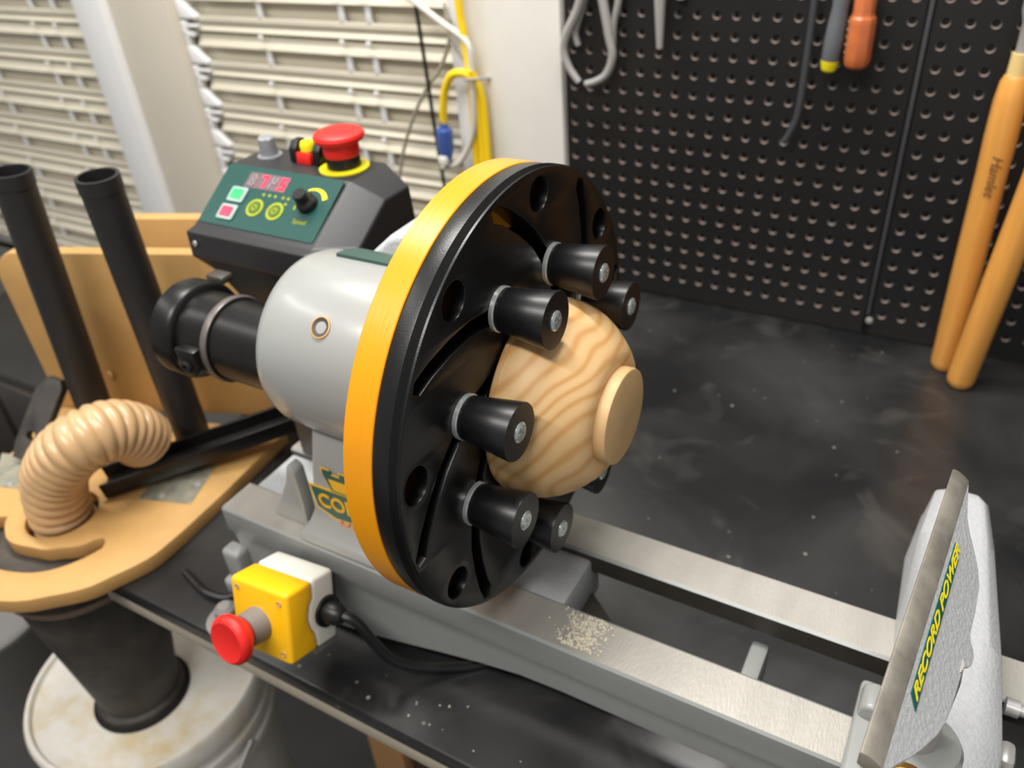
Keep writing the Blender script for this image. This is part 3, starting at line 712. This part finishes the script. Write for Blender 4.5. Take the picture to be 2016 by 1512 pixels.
# ribbed hose
pts = [Vector((hc[0], hc[1], -.02)), Vector((hc[0], hc[1], .028)), Vector((-.268, -.769, .076)), Vector((-.240, -.760, .111)), Vector((-.221, -.742, .126)), Vector((-.216, -.716, .121)), Vector((-.218, -.694, .101)), Vector((-.224, -.682, .080))]
def hose_mesh():
    b = MB(); Q = []
    for i in range(len(pts)-1):
        p0 = pts[max(i-1, 0)]; p1 = pts[i]; p2 = pts[i+1]; p3 = pts[min(i+2, len(pts)-1)]
        for k in range(40):
            t = k/40; Q.append(.5*((2*p1)+(p2-p0)*t+(2*p0-5*p1+4*p2-p3)*t*t+(3*p1-p0-3*p2+p3)*t**3))
    # resample by length
    Ls = [0]
    for i in range(1, len(Q)): Ls.append(Ls[-1]+(Q[i]-Q[i-1]).length)
    tot = Ls[-1]; n = int(tot/.00112); S = []; j = 0
    for i in range(n+1):
        d = tot*i/n
        while j < len(Ls)-2 and Ls[j+1] < d: j += 1
        f = (d-Ls[j])/max(1e-9, Ls[j+1]-Ls[j]); S.append((Q[j].lerp(Q[j+1], f), d))
    rings = []; nx = Vector((1, 0, 0)); seg = 36; acc = 0
    for i, (p, d) in enumerate(S):
        t = (S[min(i+1, n)][0]-S[max(i-1, 0)][0]).normalized(); nx = (nx-t*nx.dot(t)).normalized(); ny = t.cross(nx)
        acc += (tot/n)/(.0165-.0070*min(1, max(0, (d-.085)/.06))); ph = acc % 1
        r = .0302+.0040*(max(0, math.sin(PI*ph))**.7)
        rings.append([p+nx*r*math.cos(2*PI*k/seg)+ny*r*math.sin(2*PI*k/seg) for k in range(seg)])
    return b.loft(rings)
o = hose_mesh().done('dust_hose', 'hose', ang=70)
tag(o, 'ribbed tan flexible dust hose arching out of the mdf tray', 'hose')
# steel channel
c0 = Vector((-.268, -.722, .0215)); c1 = Vector((-.118, -.552, .048)); cd = (c1-c0).normalized()
cw = Vector((cd.y, -cd.x, 0)).normalized(); cn = cw.cross(cd); cn = cn if cn.z > 0 else -cn
o = MB().prism([(-.020, 0), (.020, 0), (.020, .020), (.0165, .020), (.0165, .0035), (-.0165, .0035), (-.0165, .020), (-.020, .020)], 0, (c1-c0).length, axes(c0, cw, cn, cd)).done('steel_channel', 'blackmetal', bevel=.0008)
tag(o, 'dark steel channel lying from the mdf tray to the lathe', 'channel')
# black slotted bar on the tray
q0 = Vector((-.414, -.728, .0195)); q1 = Vector((-.404, -.655, .100)); qd = (q1-q0).normalized(); qu = Vector((.87, .49, 0)).normalized(); qu = (qu-qd*qu.dot(qd)).normalized(); qn = qu.cross(qd)
lng = (q1-q0).length
plate2d('black_bracket', [[(-.012, 0), (.012, 0), (.016, .02), (.016, lng-.01), (.010, lng), (-.006, lng), (-.016, lng-.02), (-.016, .02)], circ(0, .032, .006, 14)], .014, 'dustblack', axes(q0, qu, qd, qn), None, bevel=.001)
tag(bpy.data.objects['black_bracket'], 'black plastic bracket with a hole leaning on the left of the mdf tray', 'bracket')

# ================================================================== CYCLONE + BUCKET
cyc = empty('dust_cyclone', (-.285, -.79, -.336), 'dusty black plastic cyclone cone under the mdf tray on the bucket lid', 'dust separator')
def cone(rings_, nm, m, ang=40):
    b = MB(); rs = []
    for z, cx, cy, r in rings_:
        rs.append([(cx+r*math.cos(2*PI*k/40), cy+r*math.sin(2*PI*k/40), z) for k in range(40)])
    return b.loft(rs).done(nm, m, cyc, ang=ang)
cone([(-.052, -.284, -.777, .086), (-.055, -.284, -.777, .088), (-.058, -.284, -.777, .086), (-.060, -.284, -.777, .080)], 'rim', mat('brown_rim', (104, 84, 72), .5))
cone([(-.002, -.284, -.777, .080), (-.060, -.284, -.777, .083), (-.070, -.284, -.777, .082), (-.285, -.284, -.787, .050), (-.288, -.284, -.787, .056), (-.2985, -.284, -.787, .056)], 'cone', 'dustblack')
bk = empty('bucket', (-.31, -.80, FZ), 'stained white plastic bucket with a lid below the black cyclone', 'bucket')
bc = Vector((-.300, -.766, 0)); LZ = -.301
BXF = Matrix.Translation((bc.x, bc.y, 0))
MB().lathe([(FZ+.001, 0), (FZ+.001, .125), (LZ-.10, .142), (LZ-.098, .151), (LZ-.088, .151), (LZ-.086, .143), (LZ-.064, .144), (LZ-.062, .153), (LZ-.052, .153), (LZ-.050, .145), (LZ-.002, .146), (LZ-.002, .0)], BXF, 72).done('bucket_wall', 'bucket', bk, ang=40)
MB().lathe([(LZ-.028, .148), (LZ-.028, .155), (LZ+.002, .157), (LZ+.008, .154), (LZ+.008, .149), (LZ+.001, .146), (LZ-.0005, .128), (LZ+.001, .124), (LZ+.001, .0), (LZ-.002, 0), (LZ-.002, .148)], BXF, 72).done('lid', 'bucket', bk, ang=40)
MB().lathe([(LZ+.0012, .050), (LZ+.0012, .062), (LZ+.003, .0625), (LZ+.004, .060), (LZ+.004, .050)], Matrix.Translation((-.284, -.787, 0)), 40, closed=True).done('gasket', 'dark', bk)
MB().tube([(bc.x+.153, bc.y+.02, LZ-.07), (bc.x+.15, bc.y-.06, LZ-.12), (bc.x+.09, bc.y-.14, LZ-.15), (bc.x, bc.y-.165, LZ-.16)], .003, 8).done('handle', 'satin', bk)
# dark clutter behind the tray and pale drum at the left frame edge
cab = empty('tool_cabinet', (-.95, -.30, FZ), 'dark grey low tool cabinet behind the mdf tray at the left', 'cabinet')
MB().box((-1.5, -.42, FZ), (-.55, -.05, -.24)).done('body', mat('dark_cabinet', (52, 50, 48), .5, var=.3, vscale=6), cab, bevel=.004)
for k in range(3):
    dr = MB().box((-1.48+k*.31, -.432, -.5), (-1.20+k*.31, -.4205, -.26)).done('drawer', mat('drawer_front', (64, 58, 54), .45), cab, bevel=.003)
    MB().box((-1.40+k*.31, -.445, -.37), (-1.28+k*.31, -.4325, -.355)).done('handle', 'satin', dr, bevel=.002)
o = MB().lathe([(FZ, 0), (FZ, .10), (-.42, .11), (-.415, .113), (-.405, .113), (-.40, .108), (-.40, 0)], Matrix.Translation((-.765, -.78, 0)), 48).done('pale_drum', 'wallgrey')
o.name = 'drum'; tag(o, 'grey round drum on the floor at the far left edge', 'drum')

# ================================================================== WALL TOOLS
def cal(name, arms, label, piv):
    r = empty(name, piv, label, 'calipers')
    for P, rad in arms: MB().tube(P, rad, 10).done('caliper_leg', 'satin', r)
    MB().lathe([(-.006, 0), (-.006, .009), (.008, .009), (.008, .004), (.010, 0)], frame(piv, (0, -1, 0)), 18).done('pivot', 'satin', r)
    MB().tube([Vector(piv)+Vector((0, .03, .002)), Vector(piv)+Vector((0, -.012, -.002)), Vector(piv)+Vector((0, -.014, .008))], .0022, 8, smooth=False).done('peg_hook', 'satin', r)
tp = lambda a, b: (lambda t: a+(b-a)*t)
cal('outside_calipers', [([(.036, -.02, .53), (.03, -.02, .46), (.018, -.02, .42), (.001, -.022, .388), (-.004, -.022, .365), (.004, -.022, .343), (.0185, -.022, .3245)], tp(.0068, .0048)),
                         ([(.040, -.02, .53), (.049, -.02, .46), (.057, -.02, .42), (.064, -.02, .385), (.0685, -.02, .362), (.061, -.021, .339), (.046, -.022, .328), (.029, -.022, .3225)], tp(.0068, .0048))],
    'bent steel outside calipers hanging on the pegboard next to the white column', (.038, -.02, .53))
cal('inside_calipers', [([(.055, -.012, .53), (.035, -.012, .46), (.017, -.012, .41), (.0095, -.012, .388), (.0135, -.012, .371)], tp(.0055, .0042)),
                        ([(.060, -.012, .53), (.072, -.012, .46), (.074, -.012, .432), (.067, -.012, .40), (.066, -.012, .375)], tp(.0055, .0042))],
    'thinner steel calipers hanging behind the bent outside calipers', (.058, -.012, .53))
o = MB().lathe([(0, 0), (0, .0018), (.002, .0042), (.06, .0074), (.10, .0078), (.10, 0)], frame((.136, -.02, .373), (-.03, 0, 1)), 16).done('steel_scriber', 'satin')
tag(o, 'pointed bright steel scriber hanging on the pegboard right of the calipers', 'scriber')
MB().tube([(.133, .01, .50), (.133, -.02, .50)], .002, 8, smooth=False).done('peg_hook', 'satin', o)
o = MB().lathe([(0, .004), (0, .0085), (.007, .0085), (.007, .004)], frame((.158, -.004, .438), (0, -1, .2)), 6, closed=True).done('hex_nut', 'zinc', bevel=.0008)
tag(o, 'bright hex nut on the pegboard right of the steel scriber', 'nut')
o = MB().tube([(.324, -.02, .60), (.325, -.02, .437), (.3245, -.02, .37), (.3235, -.02, .32), (.321, -.02, .297), (.315, -.02, .279), (.309, -.02, .267)], .0042, 10).done('hooked_rod', mat('grey_black_rod', (62, 64, 68), .4))
tag(o, 'long dark hooked rod hanging on the pegboard left of the screwdrivers', 'rod')
sd = empty('screwdriver', (.355, -.025, .37), 'screwdriver with curved grey grip and yellow end hanging on the pegboard', 'screwdriver')
MB().lathe([(0, .0), (.003, .0085), (.01, .0105), (.03, .0112), (.05, .0105), (.068, .0092), (.085, .0105), (.10, .009), (.105, 0)], frame((.3525, -.025, .364), (.05, 0, 1)), 28).done('grip', 'tealgrip', sd)
MB().lathe([(-.006, 0), (-.005, .005), (-.002, .0085), (.004, .0100), (.0085, .0106), (.0085, 0)], frame((.3525, -.025, .364), (.05, 0, 1)), 28).done('end_cap', 'label_yellow', sd)
MB().tube([(.3585, -.025, .47), (.364, -.025, .60)], .003, 10, smooth=False).done('shaft', 'satin', sd)
sd2 = empty('screwdriver', (.383, -.03, .368), 'screwdriver with faceted amber orange handle hanging beside the grey one', 'screwdriver')
sd2X = frame((.3835, -.03, .366), (-.015, 0, 1))
MB().lathe([(0, 0), (.0, .009), (.004, .0140), (.012, .0155), (.05, .0155), (.056, .0150), (.058, .0130), (.064, .0122), (.08, .0125), (.085, .006), (.085, 0)], sd2X, 8).done('handle', 'amber', sd2, bevel=.0012, ang=25)
for k in range(5):
    MB().box((-.0036, -.0148, .018+k*.0085), (.0036, -.0142, .0190+k*.0085), sd2X).done('grip_mark', 'cream', sd2)
MB().tube([(.382, -.03, .44), (.379, -.03, .58)], .003, 10, smooth=False).done('shaft', 'satin', sd2)
# two turning tools standing on the bench against the wall
def gouge(base, top, r, label, inky, scl=1):
    base = Vector(base); top = Vector(top); X = frame(base, top-base); Lg = (top-base).length
    g_ = empty('turning_gouge', base, label, 'turning tool', 'turning tools standing against the pegboard')
    MB().lathe([(0, 0), (.0005, r*.72), (.005, r*.93), (.012, r), (Lg*.4, r*1.02), (Lg*.70, r*1.0), (Lg*.80, r*1.04), (Lg*.90, r*1.0), (Lg*.955, r*.86), (Lg*.97, r*.70), (Lg*.97, 0)], X, 36).done('handle', 'ash', g_)
    MB().lathe([(Lg*.968, 0), (Lg*.968, r*.62), (Lg*1.03, r*.58), (Lg*1.032, 0)], X, 28).done('ferrule', mat('cream_ferrule', (226, 196, 130), .3, coat=.5), g_)
    MB().lathe([(Lg*1.03, 0), (Lg*1.03, r*.42), (Lg*1.11, r*.42), (Lg*1.14, r*.62), (Lg*1.6, r*.62), (Lg*1.6, 0)], X, 18).done('blade', 'satin', g_)
    return g_, X
g1, X1 = gouge((.5565, -.050, .0005), (.5490, -.050, .385), .0166, 'wooden handled turning tool nearest the pegboard, marked in faint ink', True)
view = Vector((.0, -1, .35)).normalized()
ax = Vector((-.0055, 0, .3845)).normalized(); nrm = (view-ax*view.dot(ax)).normalized(); sidev = ax.cross(nrm)
text('lettering', 'Hamlet', axes(Vector((.5518, -.050, .292))+nrm*.0173-nrm.cross(-ax)*.004, -ax, nrm.cross(-ax), nrm), .016, 'ink', g1, shear=.3, depth=.0004)
gouge((.5783, -.084, .0005), (.6045, -.075, .40), .0166, 'wooden handled turning tool in front, leaning to the right', False)

# ================================================================== CORDS BY THE COLUMN
def cord(name, pts_, r, m, label, cat='cord'):
    o = MB().tube(pts_, r, 10).done(name, m); return tag(o, label, cat)
yc_ = empty('extension_cord', (-.16, -.035, .2), 'thick yellow extension cord with a blue plug looped on a nail by the column', 'cord')
MB().tube([(-.167, -.03, .62), (-.166, -.03, .43), (-.163, -.03, .388), (-.158, -.032, .345), (-.153, -.036, .325), (-.165, -.042, .331), (-.185, -.042, .325), (-.201, -.040, .30), (-.209, -.038, .27), (-.212, -.036, .25)], .0062, 12).done('cord_loop', 'yellowcord', yc_)
for k, dx in enumerate((0, .010, .019)):
    MB().tube([(-.155+dx*.2, -.030-.004*k, .335), (-.160+dx, -.028, .29), (-.164+dx*1.2, -.026, .20), (-.165+dx*1.2, -.026, .05), (-.165+dx*1.2, -.028, -.1)], .0056, 10).done('cord_strand', 'yellowcord', yc_)
pg = MB().lathe([(0, 0), (0, .006), (.014, .0075), (.016, .013), (.044, .0135), (.06, .010), (.07, .008), (.07, 0)], frame((-.2122, -.036, .256), (-.03, .0, -1)), 20).done('plug', 'blue', yc_)
MB().box((-.222, -.05, .186), (-.207, -.030, .20)).done('plug_face', 'cream', pg, bevel=.002)
cord('white_cable', [(-.31, -.02, .455), (-.253, -.024, .426), (-.199, -.03, .397), (-.157, -.034, .374), (-.150, -.036, .345), (-.152, -.036, .30), (-.160, -.034, .24), (-.19, -.034, .19), (-.228, -.032, .175)], .0048, 'whitecord', 'white cable slanting down to the yellow cord at the column', 'cable')
cord('hanging_wire', [(-.252, -.02, .50), (-.248, -.022, .42), (-.242, -.024, .32), (-.238, -.026, .24), (-.233, -.026, .15), (-.228, -.02, .0), (-.228, -.02, -.1)], .0032, 'black', 'thin black cord hanging in front of the louvred window')
cord('grey_cord', [(-.196, -.014, .40), (-.20, -.016, .365), (-.222, -.018, .325), (-.243, -.02, .303), (-.275, -.02, .26), (-.308, -.02, .20), (-.33, -.02, .14)], .0030, 'greycord', 'thin grey cord crossing behind the black cord')
cord('grey_cord', [(-.205, -.010, .42), (-.192, -.018, .372), (-.175, -.026, .352), (-.158, -.030, .34), (-.150, -.03, .30)], .0024, 'greycord', 'thin grey cord running from the window strip to the yellow cord')
o = MB().lathe([(0, .003), (.045, .002), (.047, .004), (.049, .004), (.049, 0)], frame((-.135, -.011, .318), (-.35, -1, .15)), 12).done('nail', 'satin')
tag(o, 'bare nail in the white column carrying the yellow cord', 'nail')

# ================================================================== SHAVINGS
def shavings(name, fn, count, label, smin, smax):
    b = MB()
    for _ in range(count):
        p = Vector(fn()); a = random.uniform(0, PI); s_ = random.uniform(smin, smax)
        u = Vector((math.cos(a), math.sin(a), random.uniform(-.3, .3)))*s_; v_ = Vector((-math.sin(a), math.cos(a), random.uniform(-.2, .5)))*s_*random.uniform(.4, .9)
        b.add([p-u-v_, p+u-v_, p+u*.8+v_, p-u*.7+v_*1.2, p+Vector((0, 0, s_*.6))], [(0, 1, 4), (1, 2, 4), (2, 3, 4), (3, 0, 4), (3, 2, 1, 0)])
    o = b.done(name, 'shaving', kind='stuff'); return tag(o, label, 'shavings')
shavings('rail_shavings', lambda: (random.gauss(.357, .009), random.uniform(-.746, -.714), BT+.0006), 520, 'sprinkle of pale sawdust on the near bed rail', .0005, .0011)
def bench_pt():
    while True:
        x = random.uniform(.2, .8); y = random.choice((random.uniform(-.80, -.76), random.uniform(-.70, -.66), random.uniform(-.60, -.02)))
        return (x, y, .0008)
shavings('bench_crumbs', bench_pt, 70, 'scattered pale wood crumbs on the black bench', .0004, .0012)
for ob in bpy.data.objects:
    if '_w' in ob.keys(): del ob['_w']
